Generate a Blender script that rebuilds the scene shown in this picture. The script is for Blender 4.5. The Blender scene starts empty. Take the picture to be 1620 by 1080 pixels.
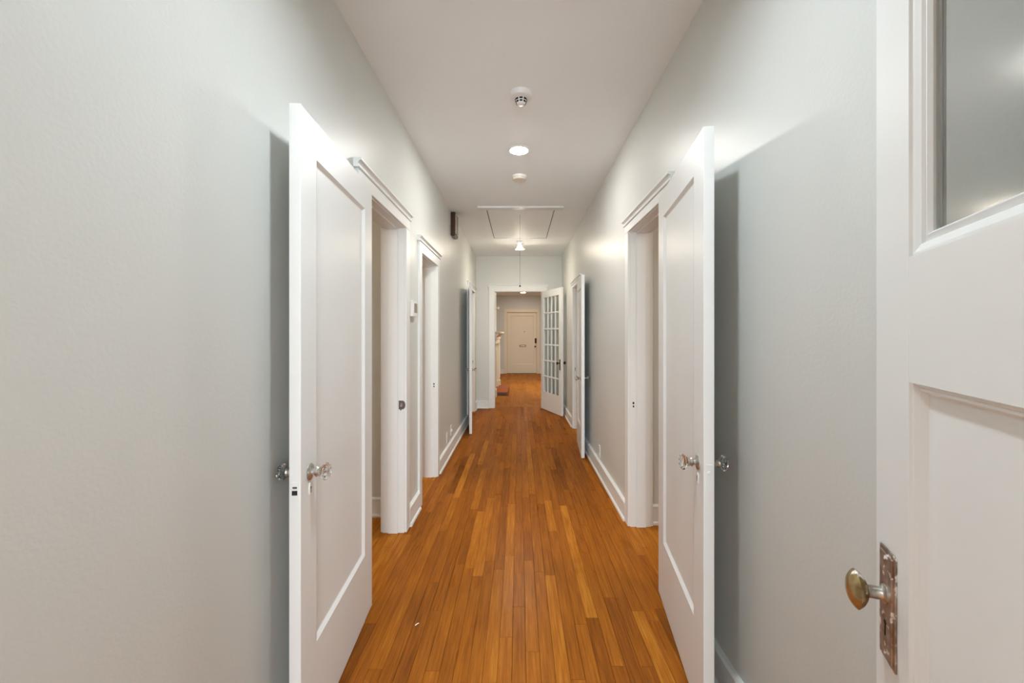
import bpy, bmesh, math, random
from mathutils import Vector, Matrix
R = random.Random(7)
PI = math.pi
sc = bpy.context.scene
C = sc.collection
W, H, EYE = 0.775, 2.74, 1.34          # hall half-width, ceiling height, camera height (metres)
F = 680.0                              # focal length in pixels of the 1620 px frame

# ------------------------------------------------------------------ camera, world, light, exposure
cd = bpy.data.cameras.new('camera'); cam = bpy.data.objects.new('camera', cd); C.objects.link(cam)
cam.location = (0, 0, EYE); cam.rotation_euler = (PI/2, 0, 0)
cd.sensor_width = 36; cd.sensor_fit = 'HORIZONTAL'; cd.lens = F/1620*36
cd.shift_x = -11/1620; cd.shift_y = -12/1620; cd.clip_start = 0.03; cd.clip_end = 60
sc.camera = cam
w = bpy.data.worlds.new('world'); sc.world = w; w.use_nodes = True
w.node_tree.nodes['Background'].inputs[0].default_value = (0.75, 0.87, 1, 1)
w.node_tree.nodes['Background'].inputs[1].default_value = 0.6
vs = sc.view_settings
vs.view_transform = 'Standard'; vs.look = 'None'; vs.exposure = 1.26; vs.gamma = 1; vs.use_curve_mapping = False
sc.cycles.max_bounces = 14; sc.cycles.diffuse_bounces = 7; sc.cycles.glossy_bounces = 5
sc.cycles.transmission_bounces = 10; sc.cycles.transparent_max_bounces = 16
sc.cycles.sample_clamp_indirect = 6; sc.cycles.use_denoising = True; sc.cycles.use_adaptive_sampling = True; sc.cycles.adaptive_threshold = 0.025
sc.cycles.caustics_reflective = False; sc.cycles.caustics_refractive = False
# daylight through the window of the room behind the camera
ld = bpy.data.lights.new('window_daylight', 'AREA'); ld.shape = 'RECTANGLE'; ld.size = 1.3; ld.size_y = 1.5
ld.energy = 135; ld.color = (0.90, 0.96, 1.0)
lo = bpy.data.objects.new('window_daylight', ld); C.objects.link(lo)
lo.location = (0, -3.12, 1.55); lo.rotation_euler = (PI/2, 0, 0)
NEAR_LAMP, MID_LAMP, JAR_LAMP, ADDED_LIVING_LAMP, ADDED_ROOM_LAMP = 215.0, 225.0, 350.0, 540.0, 36.0

# ------------------------------------------------------------------ materials
def mat(name):
    m = bpy.data.materials.new(name); m.use_nodes = True
    return m, m.node_tree.nodes, m.node_tree.links, m.node_tree.nodes['Principled BSDF']
def simple(name, col, rough=0.5, metal=0.0, spec=0.5):
    m, n, l, p = mat(name)
    p.inputs['Base Color'].default_value = (*col, 1); p.inputs['Roughness'].default_value = rough
    p.inputs['Metallic'].default_value = metal; p.inputs['Specular IOR Level'].default_value = spec
    return m
def paint(name, col, rough, scale, strength, dist=0.001, streak=(1, 1, 1), var=0.04, spec=0.3):
    """painted surface: fine roller relief, slight unevenness of the coat"""
    m, n, l, p = mat(name); p.inputs['Specular IOR Level'].default_value = spec
    g = n.new('ShaderNodeNewGeometry'); mp = n.new('ShaderNodeMapping'); mp.inputs['Scale'].default_value = streak
    l.new(g.outputs['Position'], mp.inputs['Vector'])
    t = n.new('ShaderNodeTexNoise'); t.inputs['Scale'].default_value = scale; t.inputs['Detail'].default_value = 3
    l.new(mp.outputs[0], t.inputs['Vector'])
    b = n.new('ShaderNodeBump'); b.inputs['Strength'].default_value = strength; b.inputs['Distance'].default_value = dist
    l.new(t.outputs['Fac'], b.inputs['Height']); l.new(b.outputs[0], p.inputs['Normal'])
    t2 = n.new('ShaderNodeTexNoise'); t2.inputs['Scale'].default_value = 2.3; t2.inputs['Detail'].default_value = 4
    l.new(g.outputs['Position'], t2.inputs['Vector'])
    r = n.new('ShaderNodeMapRange'); r.inputs['To Min'].default_value = rough - 0.05; r.inputs['To Max'].default_value = rough + 0.06
    l.new(t2.outputs['Fac'], r.inputs['Value']); l.new(r.outputs[0], p.inputs['Roughness'])
    mx = n.new('ShaderNodeMix'); mx.data_type = 'RGBA'
    mx.inputs['A'].default_value = (*[c*(1-var) for c in col], 1); mx.inputs['B'].default_value = (*col, 1)
    l.new(t2.outputs['Fac'], mx.inputs['Factor']); l.new(mx.outputs['Result'], p.inputs['Base Color'])
    return m
def emit(name, col, strength):
    m, n, l, p = mat(name); n.remove(p)
    e = n.new('ShaderNodeEmission'); e.inputs[0].default_value = (*col, 1); e.inputs[1].default_value = strength
    l.new(e.outputs[0], n['Material Output'].inputs['Surface']); return m
def thin_glass(name, tint, rough=0.03):
    m, n, l, p = mat(name); n.remove(p)
    tr = n.new('ShaderNodeBsdfTransparent'); tr.inputs[0].default_value = (*tint, 1)
    gl = n.new('ShaderNodeBsdfGlossy'); gl.inputs['Roughness'].default_value = rough
    lw = n.new('ShaderNodeLayerWeight'); pw_ = n.new('ShaderNodeMath'); pw_.operation = 'POWER'; l.new(lw.outputs['Facing'], pw_.inputs[0]); pw_.inputs[1].default_value = 5
    fr = n.new('ShaderNodeMapRange'); fr.inputs['To Min'].default_value = 0.04; fr.inputs['To Max'].default_value = 1.0; l.new(pw_.outputs[0], fr.inputs['Value'])
    mx = n.new('ShaderNodeMixShader'); l.new(fr.outputs[0], mx.inputs[0]); l.new(tr.outputs[0], mx.inputs[1]); l.new(gl.outputs[0], mx.inputs[2])
    l.new(mx.outputs[0], n['Material Output'].inputs['Surface']); return m
def wood(name, per_object):
    m, n, l, p = mat(name)
    g = n.new('ShaderNodeNewGeometry'); pos = g.outputs['Position']
    tone = None
    if per_object:
        at = n.new('ShaderNodeAttribute'); at.attribute_type = 'OBJECT'; at.attribute_name = 'tone'
        tone = at.outputs['Fac']
        sh = n.new('ShaderNodeAttribute'); sh.attribute_type = 'OBJECT'; sh.attribute_name = 'shift'
        ad = n.new('ShaderNodeVectorMath'); ad.operation = 'ADD'
        cx = n.new('ShaderNodeCombineXYZ'); l.new(sh.outputs['Fac'], cx.inputs['X']); l.new(sh.outputs['Fac'], cx.inputs['Y']); l.new(sh.outputs['Fac'], cx.inputs['Z'])
        l.new(pos, ad.inputs[0]); l.new(cx.outputs[0], ad.inputs[1]); vec = ad.outputs[0]
    else:
        rot = n.new('ShaderNodeMapping'); rot.inputs['Rotation'].default_value = (0, 0, PI/2)
        l.new(pos, rot.inputs['Vector'])
        br = n.new('ShaderNodeTexBrick'); l.new(rot.outputs[0], br.inputs['Vector'])
        br.offset = 0.37; br.inputs['Scale'].default_value = 1; br.inputs['Mortar Size'].default_value = 0.0012
        br.inputs['Brick Width'].default_value = 0.9; br.inputs['Row Height'].default_value = 0.0574
        br.inputs['Color1'].default_value = (0.62, 0.62, 0.62, 1); br.inputs['Color2'].default_value = (1.0, 1.0, 1.0, 1)
        br.inputs['Mortar'].default_value = (0.02, 0.02, 0.02, 1)
        tone = br.outputs['Color']; vec = pos
    mp = n.new('ShaderNodeMapping'); mp.inputs['Scale'].default_value = (1.0, 0.035, 1.0); l.new(vec, mp.inputs['Vector'])
    fine = n.new('ShaderNodeTexNoise'); fine.inputs['Scale'].default_value = 120; fine.inputs['Detail'].default_value = 7; fine.inputs['Roughness'].default_value = 0.68
    l.new(mp.outputs[0], fine.inputs['Vector'])
    mp2 = n.new('ShaderNodeMapping'); mp2.inputs['Scale'].default_value = (1.0, 0.06, 1.0); l.new(vec, mp2.inputs['Vector'])
    wv = n.new('ShaderNodeTexNoise'); wv.inputs['Scale'].default_value = 38; wv.inputs['Detail'].default_value = 2; wv.inputs['Distortion'].default_value = 1.2
    l.new(mp2.outputs[0], wv.inputs['Vector'])
    cl = n.new('ShaderNodeTexNoise'); cl.inputs['Scale'].default_value = 1.4; cl.inputs['Detail'].default_value = 3; l.new(vec, cl.inputs['Vector'])
    ramp = n.new('ShaderNodeValToRGB'); cr = ramp.color_ramp
    cr.elements[0].position = 0.0; cr.elements[0].color = (0.082, 0.021, 0.002, 1)
    cr.elements[1].position = 1.0; cr.elements[1].color = (0.58, 0.25, 0.030, 1)
    e = cr.elements.new(0.35); e.color = (0.225, 0.066, 0.006, 1)
    e = cr.elements.new(0.62); e.color = (0.355, 0.115, 0.010, 1)
    def math_(op, a, b):
        q = n.new('ShaderNodeMath'); q.operation = op
        for k, v in enumerate((a, b)):
            if isinstance(v, (int, float)): q.inputs[k].default_value = v
            else: l.new(v, q.inputs[k])
        return q.outputs[0]
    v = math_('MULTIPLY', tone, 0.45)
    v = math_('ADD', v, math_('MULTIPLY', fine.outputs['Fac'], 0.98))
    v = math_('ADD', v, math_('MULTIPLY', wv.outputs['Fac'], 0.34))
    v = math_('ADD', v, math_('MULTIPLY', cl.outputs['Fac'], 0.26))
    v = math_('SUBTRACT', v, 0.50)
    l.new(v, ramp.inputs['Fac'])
    rr = n.new('ShaderNodeMapRange'); rr.inputs['To Min'].default_value = 0.22; rr.inputs['To Max'].default_value = 0.36
    l.new(cl.outputs['Fac'], rr.inputs['Value'])
    b = n.new('ShaderNodeBump'); b.inputs['Strength'].default_value = 0.3; b.inputs['Distance'].default_value = 0.0006
    l.new(fine.outputs['Fac'], b.inputs['Height'])
    # worn varnish: diffuse wood under a satin coat
    n.remove(p)
    df = n.new('ShaderNodeBsdfDiffuse'); gl = n.new('ShaderNodeBsdfGlossy'); mx = n.new('ShaderNodeMixShader')
    l.new(ramp.outputs[0], df.inputs['Color']); l.new(rr.outputs[0], gl.inputs['Roughness'])
    l.new(b.outputs[0], df.inputs['Normal']); l.new(b.outputs[0], gl.inputs['Normal'])
    lw = n.new('ShaderNodeLayerWeight')
    fac = math_('ADD', math_('MULTIPLY', math_('POWER', lw.outputs['Facing'], 5), 0.16), 0.022)
    l.new(fac, mx.inputs[0]); l.new(df.outputs[0], mx.inputs[1]); l.new(gl.outputs[0], mx.inputs[2])
    l.new(mx.outputs[0], n['Material Output'].inputs['Surface'])
    return m
def patina(name, c1, c2, rough, flecks=0.0, scale=45, metal=0.9):
    m, n, l, p = mat(name)
    tc = n.new('ShaderNodeTexCoord')
    t = n.new('ShaderNodeTexNoise'); t.inputs['Scale'].default_value = scale; t.inputs['Detail'].default_value = 6
    l.new(tc.outputs['Object'], t.inputs['Vector'])
    ramp = n.new('ShaderNodeValToRGB'); ramp.color_ramp.elements[0].position = 0.35; ramp.color_ramp.elements[1].position = 0.65
    ramp.color_ramp.elements[0].color = (*c1, 1); ramp.color_ramp.elements[1].color = (*c2, 1)
    l.new(t.outputs['Fac'], ramp.inputs[0])
    p.inputs['Roughness'].default_value = rough; p.inputs['Metallic'].default_value = metal
    if flecks:
        t2 = n.new('ShaderNodeTexNoise'); t2.inputs['Scale'].default_value = scale*1.7; t2.inputs['Detail'].default_value = 5
        l.new(tc.outputs['Object'], t2.inputs['Vector'])
        r2 = n.new('ShaderNodeMapRange'); r2.inputs['From Min'].default_value = 1 - flecks; r2.inputs['From Max'].default_value = 1 - flecks + 0.05
        l.new(t2.outputs['Fac'], r2.inputs['Value'])
        mx = n.new('ShaderNodeMix'); mx.data_type = 'RGBA'; l.new(r2.outputs[0], mx.inputs['Factor'])
        l.new(ramp.outputs[0], mx.inputs['A']); mx.inputs['B'].default_value = (0.75, 0.72, 0.68, 1)
        l.new(mx.outputs['Result'], p.inputs['Base Color'])
        inv = n.new('ShaderNodeMapRange'); inv.inputs['To Min'].default_value = metal; inv.inputs['To Max'].default_value = 0
        l.new(r2.outputs[0], inv.inputs['Value']); l.new(inv.outputs[0], p.inputs['Metallic'])
    else:
        l.new(ramp.outputs[0], p.inputs['Base Color'])
    return m
def crystal(name):
    m, n, l, p = mat(name)
    p.inputs['Base Color'].default_value = (0.93, 0.95, 0.95, 1); p.inputs['Roughness'].default_value = 0.02
    p.inputs['Transmission Weight'].default_value = 1.0; p.inputs['IOR'].default_value = 1.5
    return m
M = dict(
    wall=paint('grey_wall_paint', (0.655, 0.675, 0.655), 0.37, 110, 0.32, 0.0016, spec=0.26),
    ceiling=paint('ceiling_paint', (0.90, 0.945, 0.965), 0.6, 130, 0.15, spec=0.12),
    trim=paint('white_gloss_paint', (0.795, 0.815, 0.812), 0.36, 60, 0.10, 0.0008, (1, 1, 0.25), 0.03),
    cream=paint('cream_paint', (0.80, 0.73, 0.60), 0.4, 60, 0.08),
    wood=wood('oak_plank', True), floor=wood('oak_floor', False),
    seam=simple('dark_seam', (0.05, 0.018, 0.006), 0.8),
    nickel=patina('worn_nickel', (0.36, 0.34, 0.30), (0.70, 0.68, 0.64), 0.32, 0, 60),
    brass=patina('tarnished_brass', (0.22, 0.13, 0.05), (0.58, 0.47, 0.25), 0.26, 0.42, 30),
    bronze=patina('rubbed_bronze_plate', (0.25, 0.19, 0.15), (0.50, 0.44, 0.39), 0.34, 0.43, 40, 0.75),
    darkbronze=simple('dark_bronze', (0.10, 0.065, 0.035), 0.35, 0.8),
    steel=simple('strike_steel', (0.20, 0.165, 0.14), 0.35, 0.7),
    black=simple('black_hole', (0.012, 0.012, 0.012), 0.7),
    crystal=crystal('cut_glass'),
    pane=thin_glass('window_pane', (0.93, 0.94, 0.93)),
    dullpane=thin_glass('dull_pane', (0.80, 0.80, 0.785), 0.12),
    plastic=simple('white_plastic', (0.80, 0.80, 0.80), 0.4), creamplastic=simple('cream_plastic', (0.70, 0.66, 0.57), 0.45),
    lcd=simple('thermostat_screen', (0.30, 0.28, 0.22), 0.2),
    brown=simple('brown_glossy_plastic', (0.055, 0.024, 0.012), 0.16),
    cord=simple('grey_cord', (0.16, 0.14, 0.12), 0.7),
    hearth=simple('hearth_red_tile', (0.34, 0.085, 0.028), 0.6, 0, 0.2),
    darkgrey=simple('fireplace_dark_grey', (0.10, 0.09, 0.08), 0.9),  # even dark grey for the firebox lining and the hearth base
    lens0=emit('near_lamp_glow', (0.87, 0.955, 1.0), NEAR_LAMP),
    lens1=emit('mid_lamp_glow', (0.97, 0.94, 0.89), MID_LAMP),
    bulb=emit('jar_bulb_glow', (1.0, 0.88, 0.72), JAR_LAMP),
    bulbneck=emit('jar_bulb_neck_glow', (1.0, 0.91, 0.79), 4.0),
    lens3=emit('added_living_lamp_glow', (1.0, 0.95, 0.83), ADDED_LIVING_LAMP),
    lens4=emit('far_living_lamp_glow', (1.0, 0.86, 0.68), 80.0),
    dome=emit('added_room_lamp_glow', (1.0, 0.80, 0.60), ADDED_ROOM_LAMP),
    jar=thin_glass('ribbed_jar_glass', (0.97, 0.97, 0.95), 0.05),
)

# ------------------------------------------------------------------ mesh helpers
class MB:
    """collects shapes in one bmesh, then build() links ONE mesh object"""
    def __init__(self): self.bm = bmesh.new()
    def box(self, x0, x1, y0, y1, z0, z1, bev=0.0, seg=2):
        if x0 > x1: x0, x1 = x1, x0
        if y0 > y1: y0, y1 = y1, y0
        if z0 > z1: z0, z1 = z1, z0
        t = bmesh.new(); bmesh.ops.create_cube(t, size=1)
        for v in t.verts:
            v.co = ((x0+x1)/2 + v.co.x*(x1-x0), (y0+y1)/2 + v.co.y*(y1-y0), (z0+z1)/2 + v.co.z*(z1-z0))
        if bev: bmesh.ops.bevel(t, geom=t.edges[:], offset=bev, segments=seg, affect='EDGES', profile=0.5)
        self.merge(t); return self
    def merge(self, t, mtx=None):
        if mtx is not None: t.transform(mtx)
        me = bpy.data.meshes.new('t'); t.to_mesh(me); t.free(); self.bm.from_mesh(me); bpy.data.meshes.remove(me)
    def lathe(self, prof, n=16, mtx=None, phase=0.0):
        """profile of (radius, height) turned about local z"""
        t = bmesh.new(); rings = []
        for r, z in prof:
            rings.append([t.verts.new((max(r, 1e-5)*math.cos(2*PI*k/n+phase), max(r, 1e-5)*math.sin(2*PI*k/n+phase), z)) for k in range(n)])
        for a, b in zip(rings, rings[1:]):
            for k in range(n): t.faces.new((a[k], a[(k+1) % n], b[(k+1) % n], b[k]))
        t.faces.new(rings[0][::-1]); t.faces.new(rings[-1])
        bmesh.ops.recalc_face_normals(t, faces=t.faces[:])
        self.merge(t, mtx); return self
    def extrude(self, prof, length, mtx=None):
        """closed 2-D profile (x,z) swept along y from 0 to length"""
        t = bmesh.new()
        a = [t.verts.new((x, 0, z)) for x, z in prof]; b = [t.verts.new((x, length, z)) for x, z in prof]
        k = len(prof)
        for i in range(k): t.faces.new((a[i], a[(i+1) % k], b[(i+1) % k], b[i]))
        t.faces.new(a[::-1]); t.faces.new(b)
        bmesh.ops.recalc_face_normals(t, faces=t.faces[:])
        self.merge(t, mtx); return self
    def ring(self, o, yo, i, yi):
        """mitred sloping ring in xz between outer rect o at depth yo and inner rect i at depth yi (x0,x1,z0,z1)"""
        def c(r, y): return [(r[0], y, r[2]), (r[1], y, r[2]), (r[1], y, r[3]), (r[0], y, r[3])]
        A = [self.bm.verts.new(p) for p in c(o, yo)]; B = [self.bm.verts.new(p) for p in c(i, yi)]
        for k in range(4): self.bm.faces.new((A[k], A[(k+1) % 4], B[(k+1) % 4], B[k]))
        return self
    def tube(self, pts, r, n=8):
        t = bmesh.new(); rings = []
        for i, p in enumerate(pts):
            p = Vector(p); d = (Vector(pts[min(i+1, len(pts)-1)]) - Vector(pts[max(i-1, 0)])).normalized()
            u = d.orthogonal().normalized(); v = d.cross(u)
            rings.append([t.verts.new(p + r*(math.cos(2*PI*k/n)*u + math.sin(2*PI*k/n)*v)) for k in range(n)])
        for a, b in zip(rings, rings[1:]):
            for k in range(n): t.faces.new((a[k], a[(k+1) % n], b[(k+1) % n], b[k]))
        t.faces.new(rings[0][::-1]); t.faces.new(rings[-1])
        bmesh.ops.recalc_face_normals(t, faces=t.faces[:]); self.merge(t); return self
    def build(self, name, material, parent=None, smooth=False):
        me = bpy.data.meshes.new(name); self.bm.to_mesh(me); self.bm.free()
        me.materials.append(material)
        if smooth: me.polygons.foreach_set('use_smooth', [True]*len(me.polygons))
        o = bpy.data.objects.new(name, me); C.objects.link(o); o.parent = parent
        if smooth:
            me.set_sharp_from_angle(angle=math.radians(40))
        return o
def tag(o, label, cat=None, group=None, kind=None):
    o['label'] = label
    if cat: o['category'] = cat
    if group: o['group'] = group
    if kind: o['kind'] = kind
    return o
def empty(name, loc=(0, 0, 0), rz=0.0):
    o = bpy.data.objects.new(name, None); C.objects.link(o); o.location = loc; o.rotation_euler = (0, 0, rz)
    o.empty_display_size = 0.1; return o
def axis(loc, d):
    """matrix that puts local z along d at loc"""
    return Matrix.Translation(loc) @ Vector(d).to_track_quat('Z', 'Y').to_matrix().to_4x4()

# ------------------------------------------------------------------ plan of the place
T = 0.14                                # wall thickness
YE = 7.755                              # hall face of the end wall
YN = -0.02                              # hall face of the near end wall
YF = 14.53                              # front-door wall of the living room
HL = 2.63                               # living room ceiling
# doorways in the side walls: side, near jamb, far jamb, head height, cap top
DW = [(-1, 2.115, 2.895, 2.05, 2.165), (-1, 3.375, 4.02, 1.97, 2.095), (-1, 6.50, 7.40, 2.045, 2.14),
      (1, 2.235, 2.985, 2.045, 2.145), (1, 5.34, 6.08, 1.985, 2.075)]

# ------------------------------------------------------------------ floor
fl = MB()
fl.box(-W, W, YN-T, YE+T, -0.12, -0.012)
floor = fl.build('floor', M['seam']); tag(floor, 'oak strip floor running the length of the hall', 'floor', kind='structure')
f2 = MB()
f2.box(-3.7, -W, YN-T, YE+T, -0.12, 0).box(W, 3.7, YN-T, YE+T, -0.12, 0).box(-3.7, 3.7, -3.3, YN-T, -0.12, 0).box(-3.7, 3.7, YE+T, YF+0.2, -0.12, 0)
o = f2.build('floor', M['floor']); tag(o, 'oak floor of the living room beyond the end doorway', 'floor', kind='structure')
rows = 27; pw = 2*W/rows
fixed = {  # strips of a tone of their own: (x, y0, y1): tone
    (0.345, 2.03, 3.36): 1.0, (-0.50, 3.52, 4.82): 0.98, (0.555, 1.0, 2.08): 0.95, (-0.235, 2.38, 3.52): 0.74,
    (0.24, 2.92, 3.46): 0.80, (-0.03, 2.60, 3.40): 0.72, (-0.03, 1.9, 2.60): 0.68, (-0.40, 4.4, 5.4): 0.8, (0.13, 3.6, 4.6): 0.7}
nplank = 0
for r in range(rows):
    xa = -W + r*pw; xc = xa + pw/2
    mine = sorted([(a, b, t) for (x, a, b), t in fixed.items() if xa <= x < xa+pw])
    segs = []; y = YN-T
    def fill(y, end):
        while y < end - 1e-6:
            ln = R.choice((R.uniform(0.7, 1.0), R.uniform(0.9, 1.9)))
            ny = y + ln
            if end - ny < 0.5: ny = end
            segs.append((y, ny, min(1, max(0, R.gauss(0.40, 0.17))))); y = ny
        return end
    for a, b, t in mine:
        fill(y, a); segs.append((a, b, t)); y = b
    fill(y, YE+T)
    for a, b, t in segs:
        g = 0.0004 if R.random() < 0.75 else 0.0009
        m = MB(); ln = (b-a)/2 - 0.0006
        # plank with eased long edges
        hw = pw/2 - g
        m.extrude([(-hw, -0.012), (hw, -0.012), (hw, -0.0006), (hw-0.0007, 0), (-hw+0.0007, 0), (-hw, -0.0006)], 2*ln, Matrix.Translation((0, -ln, 0)))
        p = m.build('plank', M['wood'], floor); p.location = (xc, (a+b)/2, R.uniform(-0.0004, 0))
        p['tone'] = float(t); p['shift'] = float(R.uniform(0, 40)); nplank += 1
print('planks', nplank)

# ------------------------------------------------------------------ ceilings and walls
c = MB().box(-3.7, 3.7, -3.3, YE+T, H, H+0.12).build('ceiling', M['ceiling']); tag(c, 'plain off-white ceiling over the hall', 'ceiling', kind='structure')
c = MB().box(-3.7, 3.7, YE+T, YF+0.2, HL, HL+0.12).build('ceiling', M['ceiling']); tag(c, 'ceiling of the living room beyond the end doorway', 'ceiling', kind='structure')
def side_wall(side, name, label):
    m = MB(); xs = (side*W, side*(W+T)); y = YN-T
    for s, a, b, hd, cap in DW:
        if s != side: continue
        m.box(xs[0], xs[1], y, a-0.02, 0, H); m.box(xs[0], xs[1], a-0.02, b+0.02, hd+0.02, H); y = b+0.02
    m.box(xs[0], xs[1], y, YE, 0, H)
    return tag(m.build(name, M['wall']), label, 'wall', kind='structure')
side_wall(-1, 'wall_left', 'long light grey left wall of the hall')
side_wall(1, 'wall_right', 'long light grey right wall of the hall')
EX0, EX1, EH = -0.436, 0.405, 2.10      # opening in the end wall
m = MB().box(-3.7, EX0-0.02, YE, YE+T, 0, H).box(EX1+0.02, 3.7, YE, YE+T, 0, H).box(EX0-0.02, EX1+0.02, YE, YE+T, EH+0.02, H)
tag(m.build('wall_back', M['wall']), 'grey end wall with the cased doorway to the living room', 'wall', kind='structure')
NX0, NX1, NH = -0.42, 0.372, 2.10
m = MB().box(-3.7, NX0, YN-T, YN, 0, H).box(NX1, 3.7, YN-T, YN, 0, H).box(NX0, NX1, YN-T, YN, NH, H)
tag(m.build('wall_front', M['wall']), 'grey wall around the doorway where the camera stands', 'wall', kind='structure')
# side rooms and living room shell
def wall(name, label, *boxes):
    m = MB()
    for b in boxes: m.box(*b)
    return tag(m.build(name, M['wall']), label, 'wall', kind='structure')
wall('wall_side_room_left', 'walls of the rooms behind the left doorways', (-3.7, -3.6, -3.2, YE, 0, H), (-3.6, -W-T, 3.17, 3.27, 0, H), (-3.6, -W-T, 5.2, 5.3, 0, H))
wall('wall_side_room_right', 'walls of the rooms behind the right doorways', (3.6, 3.7, -3.2, YE, 0, H), (W+T, 3.6, 3.04, 3.14, 0, H), (W+T, 3.6, 4.9, 5.0, 0, H))
WB = (-0.65, 0.65, 0.8, 2.3)
wall('wall_window', 'wall with the window of the room behind the camera', (-3.7, WB[0], -3.3, -3.2, 0, H), (WB[1], 3.7, -3.3, -3.2, 0, H), (WB[0], WB[1], -3.3, -3.2, 0, WB[2]), (WB[0], WB[1], -3.3, -3.2, WB[3], H))
FX0, FX1, FH = -0.406, 0.60, 2.07       # front door opening
wall('wall_living_back', 'grey wall around the cream front door', (-1.3, FX0-0.03, YF, YF+0.15, 0, HL), (FX1+0.03, 3.6, YF, YF+0.15, 0, HL), (FX0-0.03, FX1+0.03, YF, YF+0.15, FH+0.03, HL))
wall('wall_living_left', 'living room wall that holds the fireplace', (-1.3, -1.15, YE+T, YF, 0, HL))
wall('wall_living_right', 'right wall of the living room', (3.6, 3.7, YE+T, YF, 0, HL))

# ------------------------------------------------------------------ baseboards
def base_profile(s):
    """baseboard with bead and shoe, wall face at x=0, growing towards -s*x"""
    p = [(0, 0), (0.031, 0), (0.031, 0.010), (0.026, 0.018), (0.019, 0.021), (0.019, 0.116), (0.022, 0.119), (0.022, 0.129), (0.014, 0.136), (0, 0.138)]
    return [(-s*x, z) for x, z in p]
def baseboard(side, y0, y1, label, x=None):
    m = MB().extrude(base_profile(side), y1-y0, Matrix.Translation((side*W if x is None else x, y0, 0)))
    return tag(m.build('baseboard_' + ('left' if side < 0 else 'right'), M['trim']), label, 'baseboard', kind='structure')
def baseboard_x(x0, x1, y, name, label, flip=False):
    rot = Matrix.Translation((x0, y, 0)) @ Matrix.Rotation(-PI/2, 4, 'Z') if not flip else Matrix.Translation((x1, y, 0)) @ Matrix.Rotation(PI/2, 4, 'Z')
    m = MB().extrude(base_profile(-1), x1-x0, rot)
    # rotation -90: local +y -> +x, local +x -> -y
    return tag(m.build(name, M['trim']), label, 'baseboard', kind='structure')
CW = 0.09                               # casing width
baseboard(-1, YN, 2.115-CW, 'white baseboard behind the near left door')
baseboard(-1, 2.895+CW, 3.375-CW, 'short white baseboard between the two near left doorways')
baseboard(-1, 4.02+CW, 6.50-CW, 'white baseboard below the small left outlet')
baseboard(-1, 7.40+CW, YE-0.02, 'scrap of white baseboard in the far left corner')
baseboard(1, YN, 2.235-CW, 'white baseboard behind the near right door')
baseboard(1, 2.985+CW, 5.34-CW, 'white baseboard below the right wall outlet')
baseboard(1, 6.08+CW, YE-0.02, 'white baseboard behind the glazed door')
baseboard_x(-W, EX0-0.11, YE, 'baseboard_back', 'white baseboard left of the end doorway')
baseboard_x(EX1+0.11, W, YE, 'baseboard_back', 'white baseboard right of the end doorway')
baseboard_x(-3.6, -W-T, 3.17, 'baseboard_left_room', 'white baseboard seen through the near left doorway')
baseboard_x(W+T, 3.6, 3.04, 'baseboard_right_room', 'white baseboard seen through the near right doorway')
baseboard_x(-1.15, FX0-0.11, YF, 'baseboard_living', 'white baseboard left of the cream front door')
baseboard_x(FX1+0.11, 3.6, YF, 'baseboard_living', 'white baseboard right of the cream front door')

# ------------------------------------------------------------------ door surrounds
CAP = [(0.0, 0.0), (0.024, 0.0), (0.027, 0.004), (0.027, 0.008), (0.022, 0.011), (0.022, 0.018), (0.026, 0.027), (0.036, 0.031), (0.038, 0.033), (0.038, 0.041), (0.0, 0.042)]
tn = [0]
def surround(side, a, b, hd, cap, label, stop=True):
    tn[0] += 1
    root = empty('trim_%d' % tn[0], (side*W, (a+b)/2, 0)); tag(root, label, 'door frame', kind='structure')
    ya, yb = a-(a+b)/2, b-(a+b)/2       # local y
    X = lambda d: side*d                # depth into the wall (negative = proud of it)
    for y0, y1 in ((ya-0.02, ya), (yb, yb+0.02)):
        MB().box(X(-0.002), X(T+0.002), y0, y1, 0, hd+0.02, 0.001).build('jamb', M['trim'], root)
    MB().box(X(-0.002), X(T+0.002), ya, yb, hd, hd+0.02).build('head_jamb', M['trim'], root)
    for y0, y1 in ((ya-CW, ya-0.005), (yb+0.005, yb+CW)):
        MB().box(X(-0.018), X(-0.0003), y0, y1, 0.002, hd+0.005, 0.0025).build('side_casing', M['trim'], root)
        MB().box(X(T+0.018), X(T+0.0003), y0, y1, 0.002, hd+0.09, 0.002).build('room_casing', M['trim'], root)
    ct = cap - 0.042
    MB().box(X(-0.019), X(-0.0003), ya-CW, yb+CW, hd+0.005, ct, 0.002).build('head_casing', M['trim'], root)
    prof = [(-side*x, z) for x, z in CAP]
    MB().extrude(prof, yb-ya+2*CW+0.036, Matrix.Translation((X(-0.0003), ya-CW-0.018, ct))).build('cap_moulding', M['trim'], root)
    if stop:
        for y0, y1 in ((ya, ya+0.011), (yb-0.011, yb)):
            MB().box(X(0.040), X(0.105), y0, y1, 0, hd, 0.0015).build('door_stop', M['trim'], root)
        MB().box(X(0.040), X(0.105), ya+0.011, yb-0.011, hd-0.011, hd, 0.0015).build('door_stop', M['trim'], root)
    return root
labs = ['white frame of the near left doorway with crown cap', 'white frame of the narrow left doorway below the brown chime', 'white frame of the farthest left doorway',
        'white frame of the near right doorway with crown cap', 'white frame of the farther right doorway']
frames = [surround(*d, lab) for d, lab in zip(DW, labs)]
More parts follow.
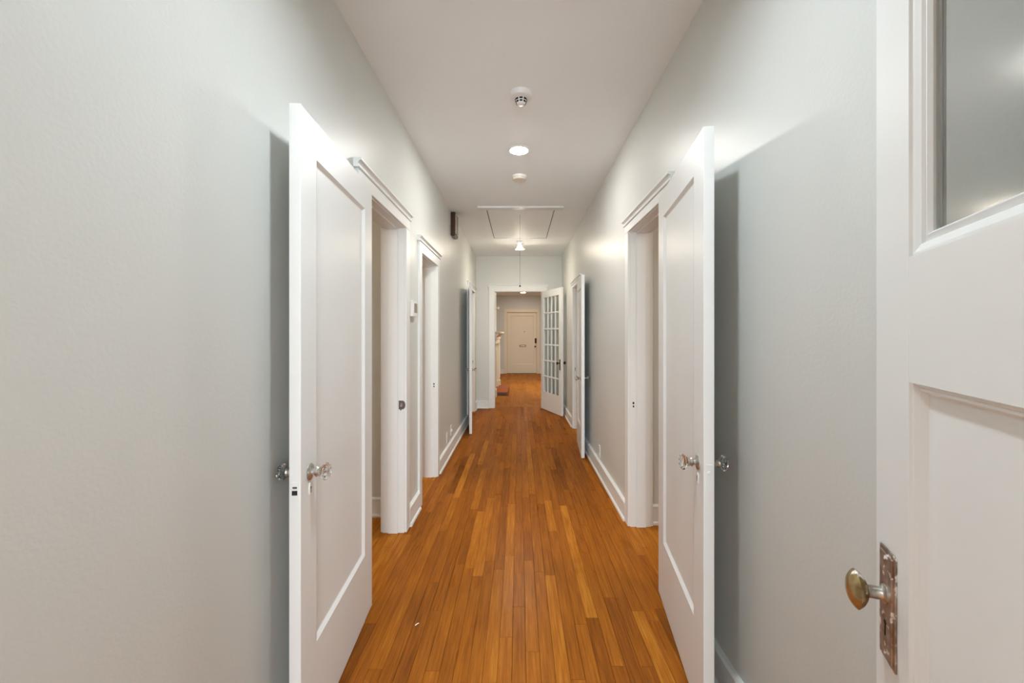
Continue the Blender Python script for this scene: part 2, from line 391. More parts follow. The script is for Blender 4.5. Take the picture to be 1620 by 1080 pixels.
# metal strikes on the far jambs
def strike(root, side, yb, z, bare):
    X = lambda d: side*d
    if bare:                            # bare metal plate with a rounded lip towards the hall
        pts = [(0.034, -0.029), (0.034, 0.029)] + [(0.008-0.018*math.cos(t*PI/8-PI/2), 0.029*math.sin(-(t*PI/8-PI/2))) for t in range(9)]
        m = MB(); t = bmesh.new()
        A = [t.verts.new((X(d), yb-0.0005, z+q)) for d, q in pts]; B = [t.verts.new((X(d), yb-0.003, z+q)) for d, q in pts]
        k = len(pts)
        for i in range(k): t.faces.new((A[i], A[(i+1) % k], B[(i+1) % k], B[i]))
        t.faces.new(A); t.faces.new(B[::-1]); bmesh.ops.recalc_face_normals(t, faces=t.faces[:]); m.merge(t)
        s = m.build('strike_plate', M['steel'], root); s['label'] = 'dark bare metal strike plate'
        MB().box(X(0.010), X(0.024), yb-0.0034, yb-0.0025, z-0.012, z+0.014, 0.0).build('latch_hole', M['nickel'], s)
        MB().lathe([(0.004, 0), (0.004, 0.004), (0.001, 0.005)], 8, axis((X(0.02), yb-0.001, z-0.033), (0, -1, 0))).build('screw', M['black'], s)
    else:
        s = MB().box(X(0.008), X(0.032), yb-0.002, yb, z-0.045, z+0.045, 0.0008).build('strike_plate', M['trim'], root)
        MB().box(X(0.014), X(0.025), yb-0.0026, yb-0.0015, z+0.004, z+0.020).build('latch_hole', M['black'], s)
        MB().box(X(0.015), X(0.025), yb-0.0026, yb-0.0015, z-0.018, z-0.004).build('bolt_hole', M['black'], s)
def half(d): return (d[2]-d[1])/2
strike(frames[0], -1, half(DW[0]), 0.862, True)
strike(frames[1], -1, half(DW[1]), 0.86, False)
strike(frames[2], -1, half(DW[2]), 0.86, False)
strike(frames[3], 1, half(DW[3]), 0.848, False)
strike(frames[4], 1, half(DW[4]), 0.84, False)
# end doorway
root = empty('trim_6', (0, YE, 0)); tag(root, 'white frame of the doorway at the end of the hall', 'door frame', kind='structure')
for x0, x1 in ((EX0-0.02, EX0), (EX1, EX1+0.02)):
    MB().box(x0, x1, -0.002, T+0.002, 0, EH+0.02).build('jamb', M['trim'], root)
MB().box(EX0, EX1, -0.002, T+0.002, EH, EH+0.02).build('head_jamb', M['trim'], root)
for x0, x1 in ((EX0-0.105, EX0-0.005), (EX1+0.005, EX1+0.105)):
    MB().box(x0, x1, -0.018, -0.0003, 0.002, EH+0.005, 0.0025).build('side_casing', M['trim'], root)
MB().box(EX0-0.105, EX1+0.105, -0.019, -0.0003, EH+0.005, EH+0.085, 0.002).build('head_casing', M['trim'], root)
rot = Matrix.Translation((EX0-0.125, -0.0003, EH+0.085)) @ Matrix.Rotation(-PI/2, 4, 'Z')
MB().extrude(CAP, EX1-EX0+0.25, rot).build('cap_moulding', M['trim'], root)
# near doorway behind the camera
root = empty('trim_7', (0, YN, 0)); tag(root, 'white frame of the doorway the camera stands in', 'door frame', kind='structure')
for x0, x1 in ((NX0, NX0+0.02), (NX1-0.004, NX1)):
    MB().box(x0, x1, -T, 0, 0, NH).build('jamb', M['trim'], root)
MB().box(NX0+0.02, NX1-0.004, -T, 0, NH-0.02, NH).build('head_jamb', M['trim'], root)
for x0, x1 in ((NX0-0.09, NX0+0.015), (NX1, NX1+0.09)):
    MB().box(x0, x1, 0.0003, 0.016, 0.002, NH).build('side_casing', M['trim'], root)
MB().box(NX0-0.09, NX1+0.09, 0.0003, 0.016, NH, NH+0.1).build('head_casing', M['trim'], root)
# window behind the camera
root = empty('window_1', (0, -3.25, 0)); tag(root, 'window of the room behind the camera', 'window', kind='structure')
MB().box(WB[0], WB[0]+0.05, -0.04, 0.04, WB[2], WB[3]).box(WB[1]-0.05, WB[1], -0.04, 0.04, WB[2], WB[3]).box(WB[0]+0.05, WB[1]-0.05, -0.04, 0.04, WB[2], WB[2]+0.05).box(WB[0]+0.05, WB[1]-0.05, -0.04, 0.04, WB[3]-0.05, WB[3]).box(WB[0]+0.05, WB[1]-0.05, -0.03, 0.03, 1.53, 1.57).build('window_frame', M['trim'], root)
MB().box(WB[0]+0.05, WB[1]-0.05, -0.002, 0.002, WB[2]+0.05, 1.53).build('pane', M['pane'], root)
MB().box(WB[0]+0.05, WB[1]-0.05, -0.002, 0.002, 1.57, WB[3]-0.05).build('pane', M['pane'], root)

# ------------------------------------------------------------------ door leaves
def glass_knob(root, loc, d, z):
    """rose, turned metal neck and eight-sided cut-glass grip along direction d"""
    loc = Vector((loc[0], loc[1], z)); A = axis(loc, d)
    k = MB().lathe([(0.0268, 0.0), (0.0268, 0.0025), (0.023, 0.0045), (0.014, 0.006), (0.0105, 0.009), (0.0105, 0.016), (0.014, 0.018), (0.0165, 0.0215), (0.014, 0.025), (0.012, 0.028), (0.0155, 0.032), (0.016, 0.036)], 24, A).build('knob_neck', M['nickel'], root, True)
    MB().lathe([(0.0125, 0.0365), (0.021, 0.040), (0.0275, 0.047), (0.0275, 0.053), (0.0215, 0.0605), (0.0135, 0.0625), (0.0125, 0.0605), (0.0005, 0.0595)], 8, A, PI/8).build('glass_grip', M['crystal'], k)
    return k
def escutcheon(root, x, y, z, d):
    A = axis((x, y, z), d)
    m = MB(); t = bmesh.new(); n = 20
    rings = []
    for r, h in ((1.0, 0), (1.0, 0.0015), (0.8, 0.003)):
        rings.append([t.verts.new((x + 0.0115*r*math.cos(2*PI*k/n), y + d[1]*h, z + 0.0205*r*math.sin(2*PI*k/n))) for k in range(n)])
    for a, b in zip(rings, rings[1:]):
        for k in range(n): t.faces.new((a[k], a[(k+1) % n], b[(k+1) % n], b[k]))
    t.faces.new(rings[-1]); bmesh.ops.recalc_face_normals(t, faces=t.faces[:]); m.merge(t)
    e = m.build('escutcheon', M['trim'], root)
    y1 = y + d[1]*0.0034
    MB().box(x-0.0018, x+0.0018, min(y, y1), max(y, y1), z-0.011, z+0.008).box(x-0.003, x+0.003, min(y, y1), max(y, y1), z+0.002, z+0.008).build('keyhole', M['black'], e)
def panel_leaf(name, label, hinge, free, w, h, vis, edge_plate='screw', t=0.035, knob_z=0.888, stile=0.122, bot=0.305):
    """single-panel door. local x: hinge -> free edge, local y: thickness, face y=0 is the one seen from the hall.
    vis = +1: body lies on local +y of the seen face, -1: on local -y"""
    hx, hy = hinge; rz = math.atan2(free[1]-hy, free[0]-hx)
    root = empty(name, (hx, hy, 0.010), rz); tag(root, label, 'door', kind='structure')
    y0, y1 = (0, t*vis)
    top = h-0.125
    f = MB(); b = 0.002
    f.box(0, stile, y0, y1, 0, h, b).box(w-stile, w, y0, y1, 0, h, b)
    f.box(stile-0.004, w-stile+0.004, y0+vis*0.00002, y1-vis*0.00002, 0, bot, 0).box(stile-0.004, w-stile+0.004, y0+vis*0.00002, y1-vis*0.00002, top, h, 0)
    f.build('leaf_frame', M['trim'], root)
    o = (stile-0.001, w-stile+0.001, bot-0.001, top+0.001); i = (stile+0.012, w-stile-0.012, bot+0.012, top-0.012); i2 = (stile+0.016, w-stile-0.016, bot+0.016, top-0.016)
    m = MB().ring(o, y0, i, y0+vis*0.010).ring(i, y0+vis*0.010, i2, y0+vis*0.011)
    m.ring(o, y1, i, y1-vis*0.010).ring(i, y1-vis*0.010, i2, y1-vis*0.011)
    m.build('panel_moulding', M['trim'], root)
    MB().box(stile, w-stile, y0+vis*0.011, y1-vis*0.011, bot, top).build('panel', M['trim'], root)
    kx = w-0.068
    glass_knob(root, (kx, y0), (0, -vis, 0), knob_z)
    glass_knob(root, (kx, y1), (0, vis, 0), knob_z)
    escutcheon(root, kx, y0, knob_z-0.055, (0, -vis, 0))
    yc = (y0+y1)/2
    if edge_plate == 'latch':
        e = MB().box(w-0.0005, w+0.0015, yc-0.010, yc+0.010, knob_z-0.060, knob_z-0.010, 0.0005).build('edge_plate', M['trim'], root)
        MB().box(w+0.001, w+0.0022, yc-0.008, yc+0.008, knob_z-0.050, knob_z-0.036).build('latch_bolt', M['black'], e)
        MB().box(w+0.001, w+0.0022, yc-0.006, yc+0.007, knob_z-0.030, knob_z-0.024).build('latch_bolt', M['steel'], e)
    else:
        e = MB().box(w-0.0005, w+0.0015, yc-0.010, yc+0.010, knob_z-0.085, knob_z+0.012, 0.0005).build('edge_plate', M['trim'], root)
        MB().lathe([(0.006, 0), (0.006, 0.0018), (0.004, 0.0026)], 12, axis((w+0.001, yc, knob_z-0.016), (1, 0, 0))).build('screw', M['trim'], e)
    for z in (0.22, h-0.22):
        MB().lathe([(0.003, -0.052), (0.0058, -0.047), (0.0058, 0.047), (0.003, 0.052)], 10, Matrix.Translation((-0.007, vis*t*0.5, z))).build('hinge', M['trim'], root)
    return root
panel_leaf('door_1', 'white one-panel door folded open against the near left wall', (-0.7215, 2.110), (-0.666, 1.312), 0.80, 2.034, -1, 'latch')
panel_leaf('door_2', 'white one-panel door swung open against the near right wall', (0.7230, 2.228), (0.622, 1.447), 0.786, 2.030, 1, 'screw', knob_z=0.878)
panel_leaf('door_3', 'white door open edge-on far down the left wall', (-0.7195, 6.49), (-0.625, 5.72), 0.78, 2.02, -1, 'screw', knob_z=0.85)
panel_leaf('door_4', 'white panel door open edge-on farther down the right wall', (0.7195, 5.335), (0.668, 4.60), 0.735, 1.965, 1, 'screw', knob_z=0.85)

# glazed door at the end of the hall: 4 x 6 panes
def french():
    w, h, t = 0.835, 2.085, 0.036
    hx, hy = 0.402, 7.728; fx, fy = 0.686, 6.942
    root = empty('door_5', (hx, hy, 0.010), math.atan2(fy-hy, fx-hx)); tag(root, 'white glazed door with twenty-four small panes, open at the end of the hall', 'door', kind='structure')
    st, tr, br = 0.105, 0.115, 0.31
    m = MB().box(0, st, 0, t, 0, h, 0.002).box(w-st, w, 0, t, 0, h, 0.002).box(st, w-st, 0.0001, t-0.0001, 0, br).box(st, w-st, 0.0001, t-0.0001, h-tr, h)
    m.build('leaf_frame', M['trim'], root)
    gx0, gx1, gz0, gz1 = st, w-st, br, h-tr; cw_, rh = (gx1-gx0)/4, (gz1-gz0)/6
    for k in range(1, 4):
        x = gx0+k*cw_; MB().box(x-0.012, x+0.012, 0.004, t-0.004, gz0, gz1, 0.004, 1).build('muntin', M['trim'], root)
    for k in range(1, 6):
        z = gz0+k*rh
        for q in range(4):
            MB().box(gx0+q*cw_+(0.012 if q else 0), gx0+(q+1)*cw_-(0.012 if q < 3 else 0), 0.004, t-0.004, z-0.012, z+0.012, 0.004, 1).build('muntin', M['trim'], root)
    for k in range(6):
        for q in range(4):
            MB().box(gx0+q*cw_+0.002, gx0+(q+1)*cw_-0.002, t/2-0.002, t/2+0.002, gz0+k*rh+0.002, gz0+(k+1)*rh-0.002).build('pane', M['pane'], root)
    for y, d in ((0, -1), (t, 1)):
        p = MB().box(w-0.075, w-0.035, y, y+d*0.004, 0.74, 0.915, 0.001).build('handle_plate', M['darkbronze'], root)
        MB().lathe([(0.014, 0.003), (0.009, 0.008), (0.009, 0.028), (0.018, 0.034), (0.027, 0.044), (0.024, 0.056), (0.010, 0.062)], 16, axis((w-0.055, y, 0.855), (0, d, 0))).build('knob', M['darkbronze'], p, True)
    for z in (0.25, 1.05, h-0.25):
        MB().lathe([(0.003, -0.05), (0.006, -0.045), (0.006, 0.045), (0.003, 0.05)], 10, Matrix.Translation((-0.006, t*0.5, z))).build('hinge', M['trim'], root)
french()

# half-glazed door beside the camera
def near_door():
    w, h, t = 0.745, 2.08, 0.040
    fx, fy = 0.631, 0.700; d = Vector((0.38, 0.925)).normalized()
    hx, hy = fx-d.x*w, fy-d.y*w
    root = empty('door_6', (hx, hy, 0.010), math.atan2(d.y, d.x)); tag(root, 'white half-glazed door with brass knob, open at the right of the camera', 'door', kind='structure')
    # local x hinge->free; seen face is local y=t (towards -X of the hall), body 0..t
    st, zb, zl0, zl1, zt = 0.120, 0.26, 1.262, 1.438, 1.96
    m = MB().box(0, st, 0, t, 0, h, 0.002).box(w-st, w, 0, t, 0, h, 0.002)
    for z0, z1 in ((0, zb), (zl0, zl1), (zt, h)): m.box(st, w-st, 0.00005, t-0.00005, z0, z1)
    m.build('leaf_frame', M['trim'], root)
    def steps(z0, z1, y, s, dims):
        m = MB(); a = (st-0.001, w-st+0.001, z0-0.001, z1+0.001); k = 0.0; yy = y
        for dw, dd in dims:
            k += dw; b = (st+k, w-st-k, z0+k, z1-k); m.ring(a, yy, b, yy+s*dd); a = b; yy += s*dd
        return m
    G = [(0.001, 0.004), (0.004, 0.0), (0.010, 0.004), (0.002, 0.004), (0.008, -0.002), (0.004, 0.005)]
    P = [(0.001, 0.004), (0.003, 0.0), (0.003, 0.005), (0.003, -0.001), (0.005, 0.008)]
    for y, s in ((t, -1), (0, 1)):
        gm = steps(zl1, zt, y, s, G)
        if s == 1:
            gm.box(st-0.002, st+0.0285, 0.0152, t-0.0152, zl1, zt).box(w-st-0.0285, w-st+0.002, 0.0152, t-0.0152, zl1, zt).box(st, w-st, 0.0152, t-0.0152, zl1-0.002, zl1+0.0285).box(st, w-st, 0.0152, t-0.0152, zt-0.0285, zt+0.002)
        gm.build('glazing_moulding', M['trim'], root)
        steps(zb, zl0, y, s, P).build('panel_moulding', M['trim'], root)
    MB().box(st, w-st, 0.016, t-0.016, zb, zl0).build('panel', M['trim'], root)
    MB().box(st+0.027, w-st-0.027, t/2-0.002, t/2+0.002, zl1+0.027, zt-0.027).build('pane', M['dullpane'], root)
    px = w-0.053
    for y, s in ((t, 1), (0, -1)):
        p = MB().box(px-0.0285, px+0.0285, y, y+s*0.003, 0.822, 0.996, 0.0012).box(px-0.0225, px+0.0225, y+s*0.001, y+s*0.0052, 0.829, 0.989, 0.0012).build('knob_plate', M['bronze'], root)
        for z in (0.835, 0.983):
            MB().lathe([(0.004, 0), (0.0035, 0.0015), (0.001, 0.002)], 10, axis((px, y+s*0.005, z), (0, s, 0))).build('screw', M['bronze'], p)
        ya, yb = y+s*0.0045, y+s*0.0056
        MB().box(px-0.002, px+0.002, min(ya, yb), max(ya, yb), 0.862, 0.884).lathe([(0.0042, 0), (0.0042, 0.0008)], 12, axis((px, y+s*0.0049, 0.882), (0, s, 0))).build('keyhole', M['black'], p)
        A = axis((px, y+s*0.004, 0.926), (0, s, 0))
        MB().lathe([(0.0145, 0.0), (0.0145, 0.003), (0.0105, 0.005), (0.0095, 0.007), (0.0095, 0.022), (0.012, 0.025)], 24, A).build('knob_shank', M['nickel'], p, True)
        k = MB().lathe([(0.010, 0.0235), (0.0175, 0.0265), (0.0245, 0.0315), (0.0285, 0.0365), (0.0295, 0.0385), (0.0285, 0.0400), (0.0250, 0.0435), (0.0185, 0.0475), (0.0100, 0.0500), (0.001, 0.0508)], 32, A).build('knob', M['brass'], p, True)
    for z in (0.25, 1.05, h-0.25):
        MB().lathe([(0.003, -0.05), (0.0055, -0.045), (0.0055, 0.045), (0.003, 0.05)], 10, Matrix.Translation((-0.006, 0.02, z))).build('hinge', M['nickel'], root)
near_door()

# ------------------------------------------------------------------ things on the ceiling
def can_light(x, y, z, r, lens, label, group=None, added_baffle=0.0):
    root = empty('recessed_light', (x, y, z)); tag(root, label, 'ceiling light', group)
    # trim ring hangs just under the ceiling; lens sits inside it
    m = MB(); n = 40; prof = [(r+0.020, -0.0005), (r+0.019, -0.006), (r+0.008, -0.009), (r, -0.004), (r-0.002, -0.0005)]
    t = bmesh.new(); rings = [[t.verts.new((q*math.cos(2*PI*k/n), q*math.sin(2*PI*k/n), h)) for k in range(n)] for q, h in prof]
    for a, b in zip(rings, rings[1:]):
        for k in range(n): t.faces.new((a[k], a[(k+1) % n], b[(k+1) % n], b[k]))
    bmesh.ops.recalc_face_normals(t, faces=t.faces[:])
    m.merge(t); m.build('trim_ring', M['plastic'], root, True)
    if added_baffle:  # added ring below the lens, cuts the light on the upper walls
        t = bmesh.new(); rings = [[t.verts.new((q*math.cos(2*PI*k/n), q*math.sin(2*PI*k/n), h)) for k in range(n)] for q, h in ((r+0.004, -0.0005), (r+0.004, -added_baffle), (r+0.001, -added_baffle), (r+0.001, -0.0005))]
        for a, b in zip(rings, rings[1:]):
            for k in range(n): t.faces.new((a[k], a[(k+1) % n], b[(k+1) % n], b[k]))
        m = MB(); m.merge(t); m.build('added_baffle', M['plastic'], root, True)
    MB().lathe([(r-0.002, -0.0012), (r-0.004, -0.0060), (r*0.8, -0.0105), (r*0.5, -0.0135), (r*0.2, -0.0145)], 40).build('lens', lens, root)
can_light(0.0, 1.05, H, 0.066, M['lens0'], 'recessed ceiling light just over the camera', None, 0.030)
can_light(0.0, 3.27, H, 0.062, M['lens1'], 'lit recessed ceiling light between the two white detectors')
can_light(0.13, 13.4, HL, 0.075, M['lens4'], 'lit recessed light seen on the living room ceiling')
can_light(0.9, 10.6, HL, 0.075, M['lens3'], 'unseen recessed light added to brighten the living room')  # added lamp out of view, brightens the living room floor and front door
# jar light
root = empty('jar_ceiling_light', (0.012, 6.465, H)); tag(root, 'small ribbed glass jar light glowing beyond the attic hatch', 'ceiling light')
MB().lathe([(0.052, 0), (0.052, -0.012), (0.043, -0.022), (0.040, -0.030)], 28).build('fitter', M['plastic'], root, True)
n = 48; t = bmesh.new(); prof = [(0.042, -0.024), (0.052, -0.05), (0.060, -0.09), (0.067, -0.12), (0.068, -0.135), (0.062, -0.142)]
rings = [[t.verts.new(((q+(0.0015 if k % 2 else -0.0015))*math.cos(2*PI*k/n), (q+(0.0015 if k % 2 else -0.0015))*math.sin(2*PI*k/n), h)) for k in range(n)] for q, h in prof]
for a, b in zip(rings, rings[1:]):
    for k in range(n): t.faces.new((a[k], a[(k+1) % n], b[(k+1) % n], b[k]))
m = MB(); m.merge(t); m.build('glass_shade', M['jar'], root)
nk = MB().lathe([(0.013, -0.028), (0.016, -0.05), (0.034, -0.085), (0.044, -0.108), (0.046, -0.118)], 24).build('bulb_neck', M['bulbneck'], root, True)
MB().lathe([(0.045, -0.119), (0.040, -0.126), (0.025, -0.131), (0.008, -0.133)], 24).build('bulb_face', M['bulb'], nk, True)

# heat/smoke detector with vented nose
root = empty('smoke_detector', (0.012, 2.50, H)); tag(root, 'white smoke detector with black vents nearest on the ceiling', 'smoke detector')
MB().lathe([(0.064, 0), (0.064, -0.020), (0.060, -0.028), (0.046, -0.034), (0.036, -0.036)], 36).build('body', M['plastic'], root, True)
MB().lathe([(0.034, -0.034), (0.0335, -0.040), (0.028, -0.058), (0.021, -0.066), (0.004, -0.069)], 24).build('nose', M['plastic'], root, True)
for lev, (rr, zz, hh) in enumerate(((0.0330, -0.0425, 0.0085), (0.0285, -0.0555, 0.0080))):
    for k in range(8):
        a = 2*PI*k/8 - PI/2
        wd = 0.0092 if lev == 0 else 0.0078
        v = MB().box(-wd, wd, -0.002, 0.002, -hh/2, hh/2).build('vent', M['black'], root)
        v.location = (rr*math.cos(a), rr*math.sin(a), zz); v.rotation_euler = (0, 0, a+PI/2)
root = empty('smoke_alarm', (0.004, 3.82, H)); tag(root, 'flat cream round alarm behind the lit recessed light', 'smoke detector')
MB().lathe([(0.066, 0), (0.066, -0.010), (0.063, -0.014)], 36).build('mount', M['plastic'], root, True)
MB().lathe([(0.061, -0.012), (0.060, -0.030), (0.054, -0.036), (0.003, -0.037)], 36).build('cover', M['creamplastic'], root, True)
MB().box(0.022, 0.040, -0.012, 0.006, -0.0385, -0.036, 0.001).build('test_button', M['plastic'], root)
# blank round patch
m = MB().lathe([(0.105, 0), (0.104, -0.0006), (0.098, -0.0010), (0.003, -0.0010)], 48)
o = m.build('cover_plate', M['ceiling'], None, True); o.location = (0.0, 2.08, H); tag(o, 'faint painted round cover plate on the ceiling before the detectors', 'cover plate')

# attic hatch
root = empty('attic_hatch', (0.012, 5.56, H)); tag(root, 'white attic hatch door in the hall ceiling with pull cord', 'attic hatch')
a0, a1, b0, b1 = -0.372, 0.384, -0.715, 0.73
MB().box(a0-0.095, a1+0.095, b0-0.14, b0-0.04, -0.019, -0.0003, 0.002).build('trim_board', M['trim'], root)
MB().box(a0-0.095, a1+0.095, b1+0.006, b1+0.08, -0.003, -0.0003, 0.001).build('trim_board', M['ceiling'], root)
MB().box(a0-0.095, a0-0.006, b0-0.04, b1+0.006, -0.010, -0.0003, 0.002).build('trim_board', M['ceiling'], root)
MB().box(a1+0.006, a1+0.095, b0-0.04, b1+0.006, -0.010, -0.0003, 0.002).build('trim_board', M['ceiling'], root)
MB().box(a0-0.006, a1+0.006, b0-0.04, b1+0.006, -0.0012, -0.0003).build('shadow_gap', M['black'], root)
MB().box(a0+0.003, a1-0.003, b0-0.038, b1-0.040, -0.009, -0.0015, 0.001).build('hatch_panel', M['ceiling'], root)
cy = -0.55
cdo = MB().tube([(0.0, cy, -0.009), (0.001, cy, -0.3), (-0.001, cy, -0.6), (0.0, cy, -0.835)], 0.0016, 6).build('pull_cord', M['cord'], root)
MB().lathe([(0.003, -0.012), (0.0085, -0.006), (0.0095, 0.0), (0.0075, 0.007), (0.003, 0.011)], 14, Matrix.Translation((0, cy, -0.842))).build('bead', M['black'], cdo, True)

# ------------------------------------------------------------------ things on the walls
root = empty('thermostat', (-W, 3.105, 1.52)); tag(root, 'small white thermostat on the left wall between two doorways', 'thermostat')
MB().box(0, 0.026, -0.066, 0.066, -0.056, 0.056, 0.004).build('case', M['plastic'], root)
MB().box(0.0255, 0.0275, -0.028, 0.052, -0.028, 0.040, 0.0006).build('screen', M['lcd'], root)
MB().box(0.0255, 0.0285, -0.058, -0.040, -0.02, 0.02, 0.001).build('button', M['plastic'], root)
root = empty('door_chime', (-W, 4.99, 2.592)); tag(root, 'dark brown glossy chime box high on the left wall', 'door chime')
MB().box(0, 0.052, -0.11, 0.11, -0.135, 0.135, 0.012, 3).build('case', M['brown'], root)
MB().box(0.0505, 0.057, -0.055, 0.095, -0.12, 0.12, 0.004).build('front_cover', M['brown'], root)
MB().lathe([(0.0085, -0.11), (0.0085, 0.11)], 12, Matrix.Translation((0.053, -0.080, 0.0))).build('chime_bar', M['nickel'], root, True)
def outlet(name, side, y, z, label, cat, kind):
    root = empty(name, (side*W, y, z)); tag(root, label, cat)
    s = -side
    MB().box(0, s*0.006, -0.036, 0.036, -0.058, 0.058, 0.002).build('cover_plate', M['plastic'], root)
    if kind == 'duplex':
        for dz in (-0.02, 0.02):
            q = MB().box(s*0.005, s*0.009, -0.016, 0.016, dz-0.014, dz+0.014, 0.003).build('socket', M['plastic'], root)
            for dy in (-0.006, 0.006):
                MB().box(s*0.0085, s*0.0094, dy-0.0012, dy+0.0012, dz-0.003, dz+0.006).build('slot', M['black'], q)
    else:
        MB().box(s*0.005, s*0.016, -0.010, 0.010, -0.016, 0.010, 0.002).build('jack', M['plastic'], root)
    MB().lathe([(0.0035, 0), (0.002, 0.0015)], 8, axis((s*0.006, 0, 0), (s, 0, 0))).build('screw', M['nickel'], root)
outlet('wall_outlet', 1, 4.12, 0.215, 'white duplex outlet low on the right wall above the baseboard', 'outlet', 'duplex')
outlet('wall_outlet', -1, 4.62, 0.225, 'white outlet low on the left wall, nearer the camera', 'outlet', 'duplex')
outlet('phone_jack', -1, 4.90, 0.245, 'white phone jack low on the left wall, farther back', 'jack', 'jack')

# ------------------------------------------------------------------ living room seen through the end doorway
root = empty('trim_8', (0, YF, 0)); tag(root, 'cream frame around the front door', 'door frame', kind='structure')
for x0, x1 in ((FX0-0.10, FX0), (FX1, FX1+0.10)):
    MB().box(x0, x1, -0.022, 0.12, 0.002, FH, 0.003).build('side_casing', M['cream'], root)
MB().box(FX0-0.10, FX1+0.10, -0.022, 0.12, FH, FH+0.115, 0.003).build('head_casing', M['cream'], root)
root = empty('door_7', (0, YF, 0.008)); tag(root, 'cream front door with mail slot at the far end', 'door', kind='structure')
L0, L1, LT = FX0+0.006, FX1-0.006, FH-0.014
px0, px1, pz0, pz1 = FX0+0.125, FX1-0.10, 0.30, 1.945
MB().box(L0, px0, 0.028, 0.07, 0, LT).box(px1, L1, 0.028, 0.07, 0, LT).box(px0, px1, 0.028, 0.07, 0, pz0).box(px0, px1, 0.028, 0.07, pz1, LT).ring((px0, px1, pz0, pz1), 0.028, (px0+0.02, px1-0.02, pz0+0.02, pz1-0.02), 0.042).build('leaf_frame', M['cream'], root)
MB().box(px0, px1, 0.042, 0.06, pz0, pz1).build('panel', M['cream'], root)
MB().box(FX0-0.02, FX1+0.02, 0.121, 0.15, -0.008, FH+0.02).build('gap_backing', M['darkbronze'], root)  # added dark sheet behind the leaf, blocks outside light in its gaps
s = MB().box(0.02, 0.235, 0.032, 0.043, 0.895, 0.96, 0.004).build('mail_slot', M['darkbronze'], root)
MB().box(0.05, 0.205, 0.029, 0.033, 0.912, 0.943, 0.002).build('flap', M['bronze'], s)
MB().lathe([(0.016, 0), (0.014, 0.006), (0.008, 0.008)], 16, axis((0.182, 0.042, 1.405), (0, -1, 0))).build('peephole', M['darkbronze'], root, True)
k = MB().box(0.535, 0.603-0.006, 0.004, 0.028, 1.015, 1.185, 0.006).build('keypad_lock', M['black'], root)
MB().lathe([(0.03, 0), (0.03, 0.006), (0.014, 0.012), (0.014, 0.03), (0.028, 0.04), (0.028, 0.058), (0.012, 0.064)], 20, axis((0.552, 0.028, 0.905), (0, -1, 0))).build('knob', M['darkbronze'], root, True)
MB().lathe([(0.026, 0), (0.024, 0.01), (0.01, 0.013)], 20, axis((0.552, 0.028, 0.985), (0, -1, 0))).build('deadbolt', M['nickel'], root, True)
MB().box(L0, L1, -0.03, 0.10, -0.006, 0.004).build('threshold', M['darkbronze'], root)

# fireplace
root = empty('fireplace', (-1.15, 10.1, 0)); tag(root, 'cream fireplace mantel at the left of the living room', 'fireplace')
bx = 0.56                               # chimney breast depth from the wall
y0, y1 = -1.05, 1.10
m = MB().box(0, bx, y0, -0.55, 0, HL-0.002).box(0, bx, 0.55, y1, 0, HL-0.002).box(0, bx, -0.55, 0.55, 0.80, HL-0.002).box(0, 0.12, -0.55, 0.55, 0, 0.80)
m.build('chimney_breast', M['wall'], root)
MB().box(0.12, 0.125, -0.549, 0.549, 0.001, 0.799).box(0.125, bx-0.002, -0.549, -0.535, 0.001, 0.799).box(0.125, bx-0.002, 0.535, 0.549, 0.001, 0.799).build('firebox', M['darkgrey'], root)
for ya, yb in ((y0+0.02, y0+0.25), (y1-0.25, y1-0.02)):
    p = MB().box(bx, bx+0.095, ya, yb, 0.0, 1.12, 0.004).build('pilaster', M['cream'], root)
    MB().box(bx, bx+0.115, ya-0.012, yb+0.012, 0.0, 0.16, 0.004).build('plinth', M['cream'], p)
    MB().box(bx+0.09, bx+0.104, ya+0.045, yb-0.045, 0.22, 1.02, 0.004).build('raised_panel', M['cream'], p)
MB().box(bx, bx+0.095, y0+0.02, y1-0.02, 1.12, 1.22, 0.003).build('frieze', M['cream'], root)
MB().extrude([(bx, 0), (bx+0.11, 0), (bx+0.115, 0.05), (bx+0.135, 0.09), (bx+0.165, 0.115), (bx+0.17, 0.135), (bx, 0.135)], y1-y0+0.02, Matrix.Translation((0, y0-0.01, 1.215))).build('cove_moulding', M['cream'], root)
MB().box(bx, bx+0.20, y0-0.06, y1+0.06, 1.35, 1.39, 0.006).build('mantel_shelf', M['cream'], root)
q = MB().box(bx+0.10, bx+0.335, -0.78, 0.46, 0.052, 0.078, 0.003).build('hearth_slab', M['hearth'], root); q['label'] = 'raised reddish-brown hearth'
MB().box(bx+0.10, bx+0.325, -0.77, 0.45, 0.0, 0.052).build('hearth_base', M['darkgrey'], q)
MB().box(bx+0.336, bx+0.37, -0.80, 0.48, 0.0, 0.010, 0.002).build('hearth_border', M['wood'], q)
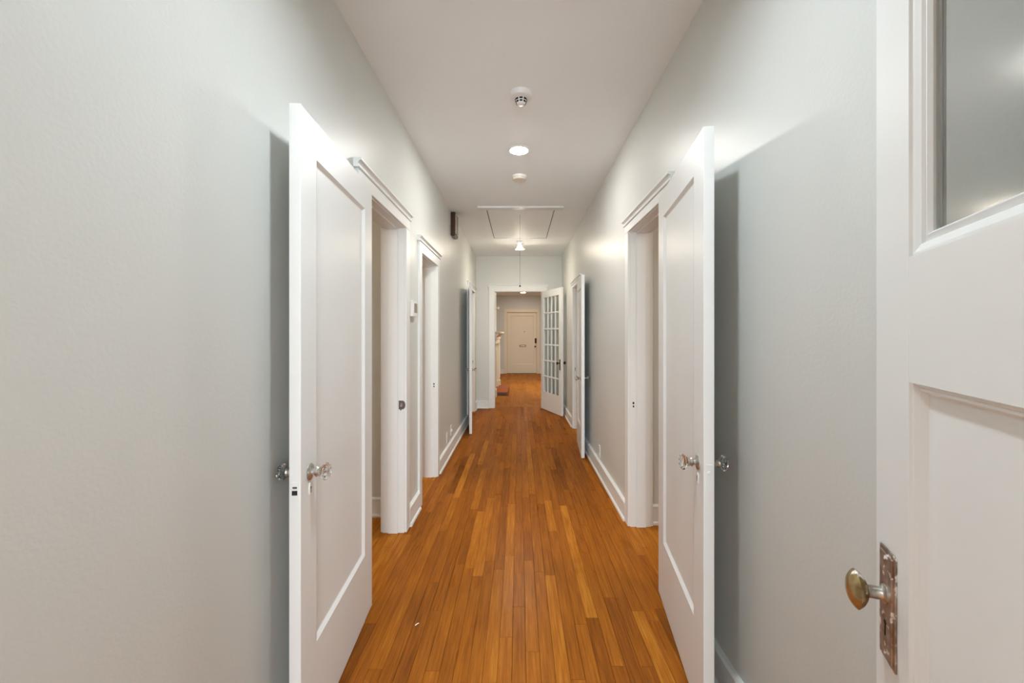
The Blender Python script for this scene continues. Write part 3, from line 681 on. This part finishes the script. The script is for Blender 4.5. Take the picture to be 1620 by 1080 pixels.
# sconce on the chimney breast
root = empty('wall_sconce', (-1.15+bx, 10.95, 2.0)); tag(root, 'small cream wall fitting above the fireplace mantel', 'wall sconce')
MB().lathe([(0.045, 0), (0.043, 0.010), (0.018, 0.016)], 20, axis((0, 0, 0), (1, 0, 0))).build('back_plate', M['cream'], root, True)
MB().lathe([(0.012, 0.010), (0.012, 0.045), (0.026, 0.05), (0.030, 0.075), (0.016, 0.085)], 16, axis((0, 0, 0), (1, 0, 0))).build('socket', M['cream'], root, True)

# ------------------------------------------------------------------ made-up lamps, out of view, added to light the side rooms
for x, y, lab in ((-2.2, 1.7, 'unseen dome lamp added to light the room behind the near left doorway'), (2.2, 1.7, 'unseen dome lamp added to light the room behind the near right doorway'), (-2.1, 4.25, 'unseen dome lamp added to light the room behind the narrow left doorway'),
                  (-2.1, 6.5, 'unseen dome lamp added to light the room behind the farthest left doorway'), (2.2, 6.4, 'unseen dome lamp added to light the room behind the farther right doorway')):
    root = empty('added_dome_lamp', (x, y, H)); tag(root, lab, 'ceiling light', 'added dome lamps of the side rooms')
    MB().lathe([(0.15, 0), (0.15, -0.012), (0.145, -0.02)], 28).build('lamp_base', M['plastic'], root, True)
    MB().lathe([(0.14, -0.018), (0.13, -0.045), (0.10, -0.07), (0.05, -0.085), (0.003, -0.09)], 28).build('glass_dome', M['dome'], root, True)

# ------------------------------------------------------------------ curled flake of paint on the floor
m = MB(); t = bmesh.new(); a = []
for k in range(9):
    u = k/8; x = -0.009+0.018*u; y = 0.004*math.sin(u*2.6); z = 0.0012+0.004*u*u
    a.append([t.verts.new((x, y-0.003*(1-u*0.5), z)), t.verts.new((x, y+0.003*(1-u*0.5), z+0.0006)), t.verts.new((x, y+0.003*(1-u*0.5), z-0.0004)), t.verts.new((x, y-0.003*(1-u*0.5), z-0.0010))])
for p, q in zip(a, a[1:]):
    for k in range(4): t.faces.new((p[k], p[(k+1) % 4], q[(k+1) % 4], q[k]))
t.faces.new(a[0][::-1]); t.faces.new(a[-1]); bmesh.ops.recalc_face_normals(t, faces=t.faces[:]); m.merge(t)
o = m.build('paint_flake', M['plastic']); o.location = (-0.469, 1.98, 0.0); o.rotation_euler = (0, 0, 0.5)
tag(o, 'tiny curled white flake of paint lying on the oak floor', 'paint flake')
